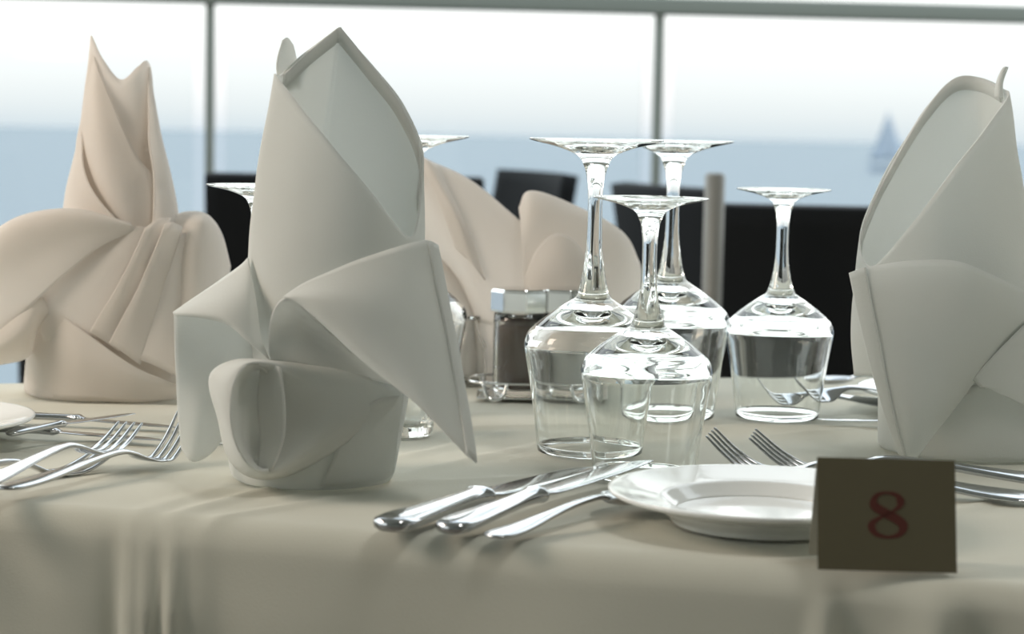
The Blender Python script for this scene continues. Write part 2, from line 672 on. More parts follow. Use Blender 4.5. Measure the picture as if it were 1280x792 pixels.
# ------------------------------------------------------------------ napkins
class Nap:
    def __init__(self, name, label, Y, m, base):
        self.Y = Y
        self.m = m
        p = at(base[0], base[1], Y)
        self.root = thing(name, label, 'napkin', (p.x, Y, TZ), 0, 'folded cloth napkins standing on the table')

    def P(self, t):
        p = at(t[0], t[1], self.Y + (t[2] if len(t) > 2 else 0))
        p.z = max(p.z, TZ + 0.0012)
        return p

    def patch(self, name, rows, nu=9, nv=9, closed=False, thick=0.0011, wob=0.0006, parent=None):
        g = surf([[self.P(t) for t in r] for r in rows], nu, nv, closed)
        return grid_mesh(name, g, self.m, parent or self.root, closed, thick, wob=wob)

    def tube(self, name, bottom, rim, bulge=(1.12, 1.08), nu=8, nv=10, hem=None):
        """open cone: bottom=(cx,cy,rx,ry_depth,[angles]) and rim control points"""
        cx, cy, rx, rd, angs = bottom
        r0 = [self.P((cx + rx * math.cos(math.radians(a)), cy, -rd * math.sin(math.radians(a)))) for a in angs]
        r2 = [self.P(t) for t in rim]
        mids = []
        for f in (0.33, 0.66):
            row = [a.lerp(b, f) for a, b in zip(r0, r2)]
            c = sum(row, Vector()) / len(row)
            bl = bulge[0] if f < 0.5 else bulge[1]
            row = [c + V((p.x - c.x) * bl, (p.y - c.y) * bl, p.z - c.z) for p in row]
            mids.append(row)
        g = surf([r0] + mids + [r2], nu, nv, True)
        o = grid_mesh(name, g, self.m, self.root, True, wob=0.0007)
        if hem:
            i0, i1, wdt = hem
            n = len(g[0])
            strip = [[], [], []]
            cen = sum(g[-1], Vector()) / n
            for k in range(i0 * nu, i1 * nu + 1):
                kk = k % n
                top = g[-1][kk]
                # walk down the column by the hem width
                acc, j = 0.0, len(g) - 1
                while acc < wdt and j > 1:
                    acc += (g[j][kk] - g[j - 1][kk]).length
                    j -= 1
                low = g[j + 1][kk].lerp(g[j][kk], 1 - (acc - wdt) / max(1e-6, (g[j + 1][kk] - g[j][kk]).length))
                inn = V(cen.x - top.x, cen.y - top.y, 0).normalized() * 0.0016
                strip[0].append(top + inn)
                strip[1].append((top + low) / 2 + inn * 1.1)
                strip[2].append(low + inn)
            grid_mesh('hem', strip, self.m, o, thick=0.0014)
        return g

    def cup(self, name, cx, by, ty, rb, rt, db, dt, lip=0.0):
        """standing base: frustum from the table to ty"""
        n = 14
        rows = []
        pb = self.P((cx, by))
        sc = (self.P((cx + 100, by)) - pb).length / 100
        zt = self.P((cx, ty)).z
        for f in (0, 0.08, 0.4, 0.75, 1.0):
            r = (rb + (rt - rb) * f) * sc
            d = db + (dt - db) * f
            if f == 0:
                r *= 0.97
                d *= 0.97
            z = TZ + 0.0005 + (zt - TZ) * f
            rows.append([V(pb.x + r * math.cos(2 * PI * k / n) * (1 + 0.02 * math.sin(3 * k + 2 * f)), self.Y + d * math.sin(2 * PI * k / n), z) for k in range(n)])
        g = surf(rows, 5, 5, True)
        return grid_mesh(name, g, self.m, self.root, True, 0.0016)


ANG11 = [180, 130, 80, 35, 5, -25, -60, -90, -115, -140, -165]

# --- front left napkin
B = Nap('folded_napkin', 'tall white folded napkin at front left with a round rolled petal', 1.145, M_NAP, (390, 600))
B.cup('cuff', 391, 600, 470, 99, 118, 0.044, 0.050)
B.tube('cone', (408, 470, 94, 0.040, [180, 130, 80, 35, 5, -25, -55, -80, -100, -108, -116, -140, -165]),
       [(347, 97, -.008), (400, 162, -.034), (462, 238, -.04), (511, 296, -.022), (525, 245, .004), (527, 185, .022),
        (500, 125, .034), (464, 80, .042), (430, 40, .046), (424, 34, .046), (416, 39, .044), (386, 62, .030), (353, 92, .008)], (1.13, 1.12), hem=(4, 12, 0.0095))
B.patch('back_point', [[(352, 118, .012), (360, 112, .020), (372, 108, .03)], [(346, 82, .012), (359, 75, .018), (371, 78, .03)],
                       [(353, 50, .016), (359, 47, .018), (366, 56, .026)]])
# right flap: outer layer
bf = B.patch('right_flap', [[(354, 372, -.060), (385, 352, -.063), (430, 332, -.060), (486, 312, -.048), (530, 301, -.034), (546, 306, -.028)],
                       [(360, 372, -.064), (402, 372, -.078), (455, 380, -.080), (512, 384, -.070), (552, 386, -.054), (562, 392, -.047)],
                       [(368, 374, -.064), (412, 405, -.078), (462, 436, -.086), (522, 466, -.087), (568, 478, -.078), (579, 484, -.073)],
                       [(376, 377, -.062), (424, 424, -.072), (470, 464, -.083), (524, 508, -.094), (576, 562, -.100), (595, 578, -.098)]], 10, 10)
B.patch('flap_hem', [[(534, 302, -.0350), (540, 303, -.0328), (547, 307, -.0300)],
                     [(552, 386, -.0565), (558, 388, -.0530), (564, 392, -.0490)],
                     [(569, 478, -.0800), (575, 480, -.0776), (581, 484, -.0750)],
                     [(583, 566, -.1020), (590, 573, -.1010), (595, 577, -.1000)]], 6, 10, thick=0.0016, parent=bf)
# rolled inner fold left of the flap
B.patch('inner_fold', [[(372, 374, -.064), (358, 372, -.062), (346, 382, -.056), (338, 402, -.050), (336, 425, -.046), (337, 450, -.046)],
                       [(386, 390, -.052), (372, 392, -.048), (360, 402, -.046), (352, 420, -.045), (350, 436, -.045), (352, 452, -.046)],
                       [(430, 432, -.048), (415, 430, -.044), (402, 432, -.043), (395, 440, -.044), (392, 448, -.045), (392, 456, -.046)],
                       [(490, 480, -.046), (480, 478, -.045), (470, 476, -.044), (462, 476, -.044), (455, 474, -.044), (450, 470, -.044)]], 8, 8)
# left flap
B.patch('left_flap', [[(216, 391, -.010), (240, 374, -.008), (272, 352, -.006), (300, 332, -.006), (310, 322, -.008)],
                      [(217, 391, -.018), (246, 382, -.026), (282, 374, -.034), (308, 372, -.034), (318, 372, -.026)],
                      [(218, 392, -.020), (250, 392, -.036), (284, 398, -.046), (312, 416, -.048), (326, 420, -.040)],
                      [(220, 393, -.018), (252, 396, -.032), (286, 406, -.044), (314, 430, -.050), (336, 449, -.050)]], 8, 8)
B.patch('left_flap_lining', [[(217, 391, -.010), (255, 380, -.004), (300, 350, .002), (330, 340, .004)],
                             [(219, 440, -.020), (256, 442, -.012), (295, 440, -.006), (330, 440, -.004)],
                             [(222, 500, -.024), (252, 508, -.026), (284, 505, -.016), (305, 500, -.008)],
                             [(227, 560, -.024), (243, 577, -.028), (270, 560, -.022), (292, 520, -.010)]], 8, 8)
# rolled petal in front: mouth ring, outer skin and inside
mouth = [(322 + 35 * math.cos(a) - 6 * math.sin(a), 522 - 68 * math.sin(a), -.070 + .012 * math.cos(a)) for a in [2 * PI * k / 12 for k in range(12)]]
outer = [(500, 492, -.040), (440, 466, -.046), (385, 456, -.050), (345, 452, -.050), (300, 449, -.048), (270, 460, -.044), (262, 480, -.040),
         (272, 520, -.038), (286, 572, -.038), (318, 597, -.046), (370, 590, -.050), (450, 540, -.048)]
mid = []
for mo, ou in zip(mouth, outer):
    mid.append(((mo[0] * .55 + ou[0] * .45), (mo[1] * .55 + ou[1] * .45), min(mo[2], ou[2]) * .62 + max(mo[2], ou[2]) * .38 - .005))
lip = [(322 + (x - 322) * .93, 522 + (y - 522) * .95, d + .002) for x, y, d in mouth]
inn = [(328 + (x - 322) * .78, 522 + (y - 522) * .88, d + .022) for x, y, d in mouth]
bot = [(332 + (x - 322) * .10, 522 + (y - 522) * .80, d + .030) for x, y, d in mouth]
B.patch('rolled_petal', [outer, mid, mouth, lip, inn, bot], 6, 6, True, wob=0.0004)
B.patch('petal_fold', [[(326, 455, -.062), (323, 500, -.060), (326, 545, -.060), (322, 590, -.064)],
                       [(338, 455, -.064), (338, 500, -.064), (341, 545, -.064), (331, 590, -.066)],
                       [(350, 460, -.068), (356, 500, -.069), (355, 545, -.069), (340, 588, -.069)]], 6, 6)
# side pleat on the cuff
B.patch('cuff_pleat', [[(505, 492, -.036), (498, 494, -.041), (470, 500, -.048), (430, 520, -.0495)],
                       [(500, 530, -.034), (485, 530, -.043), (455, 545, -.0485), (420, 565, -.0485)],
                       [(492, 590, -.030), (478, 600, -.038), (440, 606, -.043), (400, 608, -.045)]], 6, 6, wob=0)

# --- back left napkin
A = Nap('folded_napkin', 'warm-lit folded napkin at the far left with two pointed tips', 1.50, M_NAPW, (130, 500))
A.cup('cuff', 131, 490, 400, 98, 92, 0.054, 0.052)
ANG9 = [180, 125, 90, 55, 20, -25, -75, -120, -155]
A.tube('cone', (148, 440, 84, 0.048, ANG9),
       [(114, 45, -.002), (127, 72, -.012), (151, 99, -.016), (171, 84, -.012), (183, 76, -.002), (188, 96, .008), (172, 112, .016), (140, 112, .016), (122, 90, .010)],
       (1.08, .98))
A.patch('left_wrap', [[(116, 66, -.004), (118, 72, -.010), (121, 84, -.015)],
                      [(104, 140, -.006), (120, 140, -.026), (146, 140, -.027)],
                      [(95, 185, -.010), (126, 190, -.038), (172, 195, -.034)],
                      [(98, 225, -.012), (135, 235, -.048), (190, 225, -.036)],
                      [(122, 290, -.030), (158, 302, -.054), (194, 296, -.046)]], 8, 8)
A.patch('outer_wrap', [[(104, 150, .000), (103, 158, -.008), (102, 166, -.014)],
                       [(92, 200, .000), (94, 208, -.020), (104, 210, -.036)],
                       [(82, 240, .000), (94, 245, -.034), (120, 245, -.050)],
                       [(76, 285, .000), (104, 290, -.044), (156, 285, -.060)]], 8, 8)
A.patch('right_wrap', [[(186, 84, -.003), (188, 92, .002), (189, 104, .008)],
                       [(186, 170, -.030), (196, 168, -.008), (200, 165, .010)],
                       [(192, 225, -.040), (208, 218, -.014), (212, 215, .010)],
                       [(190, 285, -.054), (216, 275, -.024), (222, 265, .008)],
                       [(172, 330, -.060), (214, 330, -.034), (228, 330, .004)]], 8, 8)
A.patch('band', [[(-40, 360, -.030), (8, 305, -.030), (60, 284, -.034), (112, 284, -.040), (160, 290, -.050)],
                 [(-42, 330, -.050), (2, 284, -.050), (52, 264, -.050), (108, 264, -.054), (162, 280, -.058)],
                 [(-44, 340, -.072), (4, 292, -.074), (58, 272, -.072), (112, 270, -.068), (164, 281, -.061)],
                 [(-42, 390, -.074), (10, 352, -.072), (62, 316, -.070), (118, 293, -.066), (166, 283, -.060)],
                 [(-38, 450, -.072), (12, 410, -.070), (62, 360, -.068), (120, 312, -.064), (168, 287, -.058)]], 8, 8)
A.patch('inner_wrap', [[(40, 385, -.050), (65, 348, -.054), (120, 308, -.054), (165, 284, -.058), (186, 284, -.056)],
                       [(45, 400, -.056), (72, 380, -.060), (116, 350, -.061), (155, 320, -.060), (178, 310, -.058)],
                       [(55, 425, -.054), (85, 425, -.058), (112, 424, -.060), (140, 410, -.060), (160, 390, -.058)]], 8, 8)
for (a, b, c, d, e0, e1) in (((182, 284), (112, 414), (214, 272), (140, 432), -.060, -.064), ((206, 280), (136, 428), (228, 284), (165, 448), -.057, -.066), ((222, 292), (160, 444), (246, 300), (228, 470), -.046, -.062)):
    A.patch('pleat', [[(a[0], a[1], e0), ((a[0] + c[0]) / 2, (a[1] + c[1]) / 2 - 4, e0 + .004), (c[0], c[1], e0 + .012)],
                      [((a[0] + b[0]) / 2 + 4, (a[1] + b[1]) / 2, e0 - .006), ((a[0] + b[0] + c[0] + d[0]) / 4, (a[1] + b[1] + c[1] + d[1]) / 4, e0 - .004), ((c[0] + d[0]) / 2 + 6, (c[1] + d[1]) / 2, e0 + .006)],
                      [(b[0], b[1], e1), ((b[0] + d[0]) / 2, (b[1] + d[1]) / 2, e1 + .001), (d[0] + 10, d[1] + 8, e1 + .004)]], 8, 8)
A.patch('lower_lobe', [[(-40, 440, -.030), (0, 412, -.030), (44, 388, -.036), (60, 398, -.046)],
                       [(-44, 420, -.056), (0, 396, -.060), (46, 370, -.062), (62, 390, -.058)],
                       [(-40, 450, -.070), (0, 432, -.074), (36, 412, -.070), (48, 410, -.056)],
                       [(-34, 462, -.050), (4, 455, -.052), (30, 449, -.050), (40, 440, -.040)]], 8, 8)
A.patch('front_wrap', [[(36, 408, -.026), (46, 385, -.044), (66, 386, -.056), (108, 416, -.064), (168, 458, -.064), (232, 484, -.048)],
                       [(33, 450, -.024), (48, 440, -.046), (80, 440, -.060), (120, 452, -.0655), (172, 474, -.063), (232, 490, -.046)],
                       [(33, 495, -.020), (52, 506, -.040), (86, 509, -.053), (126, 509, -.056), (180, 507, -.053), (228, 497, -.036)]], 8, 8)
A.patch('right_lobe', [[(214, 270, -.010), (236, 264, -.008), (258, 268, -.004), (276, 290, .004), (288, 332, .012)],
                       [(226, 300, -.040), (240, 285, -.042), (258, 284, -.036), (274, 310, -.018), (287, 340, .004)],
                       [(222, 370, -.044), (238, 365, -.048), (256, 365, -.042), (274, 372, -.022), (284, 385, .004)],
                       [(215, 470, -.040), (236, 470, -.044), (254, 470, -.038), (268, 470, -.020), (276, 470, .004)]], 8, 8)

# --- napkin behind the cruets
Cn = Nap('folded_napkin', 'low blurred warm-tinted folded napkin in the middle behind the salt and pepper jars', 1.632, M_NAPW, (655, 470))
Cn.cup('cuff', 672, 476, 395, 92, 104, 0.045, 0.052)
Cn.patch('left_flap', [[(440, 150, .010), (490, 172, .006), (536, 200, -.004), (592, 228, -.014), (662, 287, -.030)],
                       [(480, 250, -.004), (520, 258, -.020), (566, 270, -.036), (612, 290, -.040), (659, 330, -.044)],
                       [(540, 330, -.010), (566, 330, -.030), (592, 350, -.044), (622, 370, -.050), (655, 400, -.054)],
                       [(580, 400, -.014), (596, 402, -.034), (612, 405, -.046), (630, 410, -.052), (652, 420, -.054)]], 8, 8)
Cn.patch('flap_fold', [[(520, 192, -.010), (532, 198, -.014), (545, 206, -.012)],
                       [(548, 250, -.034), (566, 262, -.044), (582, 280, -.040)],
                       [(570, 310, -.046), (590, 330, -.054), (606, 350, -.050)]], 8, 8)
Cn.patch('lower_fold', [[(470, 240, .020), (520, 262, .010), (556, 296, .000), (580, 345, -.010)],
                        [(490, 360, -.010), (530, 352, -.030), (566, 356, -.036), (600, 392, -.030)],
                        [(505, 440, -.010), (540, 430, -.034), (572, 425, -.040), (601, 425, -.030)],
                        [(515, 478, -.010), (545, 478, -.032), (575, 476, -.036), (600, 470, -.026)]], 8, 8)
Cn.patch('right_lobe', [[(650, 262, -.010), (662, 250, .000), (712, 262, .004), (770, 294, .004), (798, 330, .008)],
                        [(649, 262, -.030), (664, 240, -.030), (716, 256, -.022), (778, 290, -.014), (799, 328, .000)],
                        [(653, 300, -.056), (672, 286, -.054), (720, 288, -.046), (778, 314, -.034), (801, 345, -.010)],
                        [(656, 390, -.060), (690, 390, -.058), (730, 392, -.052), (775, 400, -.040), (797, 400, -.012)]], 8, 8)
Cn.patch('inner_petal', [[(657, 345, -.064), (672, 310, -.066), (694, 292, -.064), (716, 300, -.060), (738, 330, -.054)],
                         [(660, 372, -.068), (680, 345, -.072), (702, 330, -.071), (724, 338, -.066), (750, 365, -.058)],
                         [(664, 405, -.066), (690, 395, -.070), (712, 392, -.070), (736, 396, -.066), (764, 405, -.058)]], 8, 8)

# --- right napkin
D = Nap('folded_napkin', 'tall white folded napkin at the right with a big triangular flap hanging to the cloth', 1.30, M_NAP, (1205, 570))
D.cup('cuff', 1212, 568, 470, 111, 116, 0.055, 0.058)
D.tube('cone', (1186, 470, 116, 0.050, [0, 35, 80, 130, 170, -170, -145, -115, -90, -60, -25]),
       [(1257, 126, -.008), (1196, 206, -.036), (1142, 276, -.042), (1092, 332, -.026), (1074, 300, .000), (1090, 250, .016), (1122, 190, .026), (1160, 132, .034), (1194, 98, .038), (1226, 97, .034), (1252, 110, .012)],
       (1.06, 1.04), hem=(4, 10, 0.0095))
D.patch('curled_tip', [[(1243, 122, .008), (1248, 122, .004), (1253, 124, .006)], [(1246, 102, .010), (1250, 100, .006), (1253, 104, .008)], [(1252, 88, .010), (1256, 84, .006), (1260, 84, .008)]])
df = D.patch('front_flap', [[(1062, 341, -.052), (1080, 334, -.062), (1130, 326, -.074), (1190, 325, -.076), (1236, 342, -.070), (1286, 366, -.056), (1310, 380, -.046)],
                       [(1080, 420, -.058), (1096, 418, -.068), (1136, 416, -.080), (1180, 412, -.082), (1220, 412, -.076), (1258, 416, -.062), (1284, 398, -.050)],
                       [(1104, 506, -.062), (1114, 506, -.070), (1140, 504, -.079), (1168, 500, -.080), (1190, 494, -.074), (1214, 480, -.064), (1236, 452, -.054)],
                       [(1124, 566, -.064), (1126, 568, -.066), (1131, 571, -.068), (1137, 572, -.068), (1144, 571, -.066), (1154, 560, -.064), (1166, 542, -.060)]], 8, 10)
D.patch('flap_hem', [[(1061, 341, -.0545), (1071, 337, -.0605), (1081, 333.5, -.0645)],
                     [(1079, 420, -.0605), (1088, 419, -.0665), (1097, 417.5, -.0705)],
                     [(1103, 506, -.0645), (1109, 506, -.0690), (1115, 505.5, -.0725)],
                     [(1123, 566, -.0665), (1126, 568, -.0680), (1131, 570, -.0700)]], 6, 10, thick=0.0016, parent=df)
D.patch('flap_lining', [[(1066, 342, -.046), (1130, 330, -.064), (1190, 330, -.066), (1240, 350, -.060), (1296, 376, -.040)],
                        [(1090, 425, -.048), (1130, 425, -.066), (1180, 425, -.068), (1230, 430, -.060), (1290, 440, -.036)],
                        [(1112, 510, -.050), (1135, 510, -.060), (1165, 508, -.062), (1190, 500, -.060), (1214, 490, -.056)]], 8, 8)
D.patch('side_fold', [[(1330, 390, -.010), (1290, 400, -.050), (1255, 430, -.064), (1215, 474, -.066)],
                      [(1335, 450, -.010), (1300, 460, -.050), (1262, 475, -.064), (1225, 484, -.066)],
                      [(1338, 540, -.010), (1310, 525, -.048), (1275, 505, -.062), (1222, 478, -.066)]], 8, 8)


# ------------------------------------------------------------------ wine glasses
def glass_profile(zs, rb, rf, wall=0.0013, zt=None):
    """zs vertical scale, rb bowl scale, rf foot scale of the big inverted glass (rim down)"""
    outer = [(.0335, 0), (.0360, .020), (.0392, .042), (.0418, .057), (.0432, .066), (.0429, .0705), (.0408, .0755), (.0365, .0797), (.0310, .0843), (.0250, .0887), (.0190, .0927), (.0122, .0970)]
    o1 = [V(r * rb, 0, z * zs) for r, z in outer]
    k = 0.5 * (rb + 1)
    zt = .1981 * zs if zt is None else zt

    def st(z):
        return .097 * zs + (z - .097) / (.1981 - .097) * (zt - .097 * zs)
    stem = [(.0106, .0990), (.0088, .1050), (.0070, .1140), (.0054, .1260), (.0048, .1370), (.0046, .1520), (.0048, .1650), (.0060, .1750), (.0078, .1810), (.0105, .1860), (.0160, .1895), (.0260, .1930), (.0370, .1955), (.0418, .1968), (.0424, .1975), (.0418, .1981)]
    o2 = []
    for r, z in stem:
        w = 0 if z < .168 else min(1, (z - .168) / .024)
        o2.append(V(r * (k * (1 - w) + rf * w), 0, st(z)))
    o3 = [V(.034 * rf, 0, st(.1976)), V(.020 * rf, 0, st(.1966)), V(.008 * rf, 0, st(.1960)), V(0, 0, st(.1958))]
    inner = [(.0335 - wall / rb, 0), (.0360 - wall / rb, .020), (.0392 - wall / rb, .042), (.0418 - wall / rb, .057), (.0418, .0650), (.0410, .0695),
             (.0378, .0745), (.0320, .0792), (.0240, .0830), (.0150, .0856), (.0070, .0868), (0, .0871)]
    i1 = [V(r * rb, 0, z * zs) for r, z in inner]
    outp = spline(o1, 4) + spline([o1[-1]] + o2, 3)[1:] + spline(o3, 2)
    inp = spline(i1, 4)
    prof = [(p.x, p.z) for p in reversed(inp)] + [(.0335 * rb - wall * .5, -0.0006)] + [(p.x, p.z) for p in outp]
    prof = [(max(r, 0.0), z + 0.0006) for r, z in prof]
    prof[0] = (0, prof[0][1])
    prof[-1] = (0, prof[-1][1])
    return prof


bm = bmesh.new()
add_lathe(bm, glass_profile(1.0, 1.0, 1.0), 96)
BIG = obj('wine_glass', bm, M_GLASS)
bm = bmesh.new()
add_lathe(bm, glass_profile(0.915, 0.90, 0.80, 0.0013, 0.1648), 96)
SMALL = obj('wine_glass', bm, M_GLASS)
GG = 'wine glasses standing upside down on the table'
first = {id(BIG): True, id(SMALL): True}


def put_glass(src, px, py, label):
    p = tab(px, py)
    if first[id(src)]:
        o = src
        first[id(src)] = False
    else:
        o = src.copy()
        S.collection.objects.link(o)
    o.location = (p.x, p.y, TZ + 0.0004)
    tag(o, label, 'wine glass', GG)
    return o


put_glass(BIG, 737, 564, 'large upturned wine glass in the middle, left of the small one before it')
put_glass(SMALL, 805, 596, 'small upturned wine glass in the middle nearest the white plate')
put_glass(BIG, 834, 520, 'large upturned wine glass standing behind the two middle wine glasses')
put_glass(SMALL, 971, 521, 'small upturned wine glass standing nearest the right napkin')
put_glass(BIG, 508, 512, 'large upturned wine glass mostly hidden behind the front left napkin, foot showing at its right')
put_glass(SMALL, 322, 551, 'small upturned wine glass behind the front left napkin, foot showing at its left')

# ribbed little glass behind the front napkin
p = tab(508, 543)
bm = bmesh.new()
seg = 48
prof = [(0, .006), (.012, .006), (.0155, .012), (.0165, .035), (.0172, .036), (.0180, .034), (.0178, .012), (.0172, .003), (.016, .0), (0, .0)]
rings = []
for i, (r, z) in enumerate(prof):
    if r == 0:
        rings.append([bm.verts.new((0, 0, z))])
    else:
        rib = 0.0006 if 5 <= i <= 7 else 0
        rings.append([bm.verts.new(((r + rib * math.cos(16 * 2 * PI * k / seg)) * math.cos(2 * PI * k / seg), (r + rib * math.cos(16 * 2 * PI * k / seg)) * math.sin(2 * PI * k / seg), z)) for k in range(seg)])
for a, b in zip(rings, rings[1:]):
    for k in range(seg):
        k2 = (k + 1) % seg
        if len(a) == 1:
            bm.faces.new((a[0], b[k], b[k2]))
        elif len(b) == 1:
            bm.faces.new((a[k], b[0], a[k2]))
        else:
            bm.faces.new((a[k], b[k], b[k2], a[k2]))
o = obj('votive_glass', bm, M_GLASS)
o.location = (p.x, p.y, TZ + 0.0003)
tag(o, 'little ribbed clear glass peeping out behind the front left napkin', 'glass')


# ------------------------------------------------------------------ cruet set
def jar(label, px, py, fill, flabel, group):
    p = tab(px, py)
    t_ = thing('condiment_jar', label, 'jar', (p.x, p.y, TZ + 0.0032), 0.2, group)
    bm = bmesh.new()
    add_lathe(bm, [(0, .004), (.0145, .004), (.0158, .007), (.0162, .050), (.0165, .056), (.0178, .056), (.0182, .050), (.0182, .004), (.017, 0), (0, 0)], 40, (p.x, p.y, TZ + 0.0032))
    obj('glass_body', bm, M_GLASS, t_)
    bm = bmesh.new()
    h = .046 if fill is M_PEPPER else .040
    add_lathe(bm, [(0, .0046), (.0142, .0046), (.0154, .0074), (.0158, h), (.010, h + .002), (0, h + .001)], 32, (p.x, p.y, TZ + 0.0032))
    obj('pepper' if fill is M_PEPPER else 'salt', bm, fill, t_)
    bm = bmesh.new()
    add_lathe(bm, [(0, .057), (.0205, .057), (.0208, .058), (.0208, .071), (.0200, .0725), (.010, .0735), (0, .0735)], 8, (p.x, p.y, TZ + 0.0032))
    bmesh.ops.bevel(bm, geom=[e_ for e_ in bm.edges], offset=0.0006, segments=2, affect='EDGES')
    obj('lid', bm, M_CHROME, t_, smooth=False)
    for ch in t_.children:
        ch.matrix_parent_inverse = Matrix.Translation(-t_.location)
    t_.rotation_euler = (0, 0, 0.2)
    t_.scale = (1.1, 1.1, 1.12)
    return t_


jar('pepper jar with faceted chrome lid, dark filled, left of the large middle glass', 648, 498, M_PEPPER, 'dark', 'condiment jars in the wire caddy')
jar('salt jar with chrome lid standing behind the large middle glass', 702, 497, M_SALT, 'white', 'condiment jars in the wire caddy')
pc = tab(668, 497)
cad = thing('cruet_caddy', 'low chrome wire caddy holding the salt and pepper jars', 'caddy', (pc.x, pc.y, TZ))
bm = bmesh.new()
ring = []
w2, d2 = 0.052, 0.030
for k in range(40):
    a = 2 * PI * k / 40
    c, s_ = math.cos(a), math.sin(a)
    ring.append(V(pc.x + w2 * math.copysign(abs(c) ** .55, c) + 0.002, pc.y + d2 * math.copysign(abs(s_) ** .55, s_), TZ + 0.014))
add_tube(bm, ring + [ring[0]], 0.0011, 8, False)
obj('wire_ring', bm, M_CHROME, cad)
for dx, dy in ((-0.030, -1), (0.034, -1), (-0.034, 1), (0.034, 1)):
    bm = bmesh.new()
    y = pc.y + dy * d2 * 1.02
    add_tube(bm, spline([V(pc.x + dx - .009, y, TZ + .014), V(pc.x + dx - .006, y + dy * .002, TZ + .005), V(pc.x + dx, y + dy * .003, TZ + .0018), V(pc.x + dx + .006, y + dy * .002, TZ + .005), V(pc.x + dx + .009, y, TZ + .014)], 6), 0.0015, 8)
    obj('wire_foot', bm, M_CHROME, cad)
bm = bmesh.new()
add_box(bm, (pc.x + 0.002, pc.y, TZ + 0.0022), (0.092, 0.050, 0.0012), 0.0004)
obj('base_plate', bm, M_CHROME, cad)
# clear oil bottle at its left
p = tab(586, 480)
bt = thing('glass_cruet', 'clear glass cruet beside the pepper jar, just right of the front left napkin', 'cruet', (p.x, p.y, TZ))
bm = bmesh.new()
add_lathe(bm, [(0, .005), (.0115, .005), (.0125, .010), (.012, .030), (.006, .042), (.0052, .052), (.0075, .0555), (.0085, .0545), (.0066, .051), (.0074, .042), (.0135, .031), (.0142, .010), (.0135, .001), (0, .0004)], 40, (p.x, p.y, TZ))
obj('glass_body', bm, M_GLASS, bt)


# ------------------------------------------------------------------ plates
def plate(name, label, p, r, h, parts=True):
    t_ = tag(bpy.data.objects.new(name, None), label, 'plate', 'white porcelain plates')
    S.collection.objects.link(t_)
    bpy.data.objects.remove(t_)
    bm = bmesh.new()
    k = r
    prof = [(0, .006), (.50 * k, .006), (.56 * k, .0068), (.62 * k, .0105), (.66 * k, .0130), (.72 * k, .0140), (.90 * k, h - .0012), (.985 * k, h), (1.0 * k, h - .0010), (.985 * k, h - .0026),
            (.90 * k, h - .0046), (.72 * k, .0095), (.66 * k, .0065), (.60 * k, .0030), (.58 * k, .0004), (.55 * k, .0000), (.53 * k, .0022), (.3 * k, .0026), (0, .0026)]
    pv = [V(a, 0, z) for a, z in prof]
    pr = [(max(0, q.x), q.z) for q in spline(pv, 4)]
    pr[0] = (0, pr[0][1])
    pr[-1] = (0, pr[-1][1])
    add_lathe(bm, pr, 96)
    o = obj(name, bm, M_PORC)
    o.location = (p.x, p.y, TZ + 0.0003)
    return tag(o, label, 'plate', 'white porcelain plates')


pp = tab(942, 640)
plate('side_plate', 'white plate with a wide rim in front, partly behind the number card', V(pp.x, 1.030, 0), 0.0805, 0.018)
pl = at(30, 525, 1.22)
plate('side_plate', 'white plate at the left edge of the picture beside the forks', V(pl.x - 0.080, 1.24, 0), 0.080, 0.018)
pr_ = tab(1090, 520)
plate('side_plate', 'white plate at the back, half hidden behind the right napkin', V(pr_.x + 0.075, pr_.y + 0.03, 0), 0.080, 0.018)


# ------------------------------------------------------------------ cutlery (built along +X, handle end at 0, length L)
def strip(bm, st, seg=14):
    """st: (x, y, z, halfwidth, halfthick) stations"""
    add_tube(bm, [V(a[0], a[1], a[2]) for a in st], [(a[3], a[4]) for a in st], seg)


def dense(st, n=5):
    a = spline([Vector(s[:3]) for s in st], n)
    b = spline([V(s[3], s[4], 0) for s in st], n)
    return [(p.x, p.y, p.z, max(q.x, .0003), max(q.y, .0003)) for p, q in zip(a, b)]


FG = 'steel cutlery laid on the cloth'


def fork(label, rise=.0165, L=0.20, group=FG):
    t_ = thing('dinner_fork', label, 'fork', (0, 0, 0), 0, group)
    k = L / 0.20
    bm = bmesh.new()
    strip(bm, dense([(0, 0, .0030, .0030, .0010), (.003, 0, .0030, .0075, .0015), (.012, 0, .0030, .0100, .0020), (.035, 0, .0040, .0090, .0022), (.065, 0, .0070, .0060, .0022), (.095, 0, .0105, .0038, .0022),
                     (.120, 0, .0125, .0032, .0020), (.133, 0, .0105, .0042, .0016), (.143, 0, .0062, .0090, .0012), (.152, 0, .0032, .0120, .0011), (.160, 0, .0026, .0125, .0010)]))
    for v in bm.verts:
        v.co *= k
    obj('handle', bm, M_STEEL, t_)
    for q in (-1.5, -.5, .5, 1.5):
        bm = bmesh.new()
        strip(bm, dense([(.156, q * .0064, .0026, .0022, .0010), (.170, q * .0064, .0030, .0020, .0010), (.185, q * .0062, .003 + (rise - .003) * .38, .0017, .0009), (.199, q * .0060, rise - .0012, .0009, .0007), (.2005, q * .0060, rise, .0004, .0004)]), 8)
        for v in bm.verts:
            v.co *= k
        obj('tine', bm, M_STEEL, t_)
    return t_


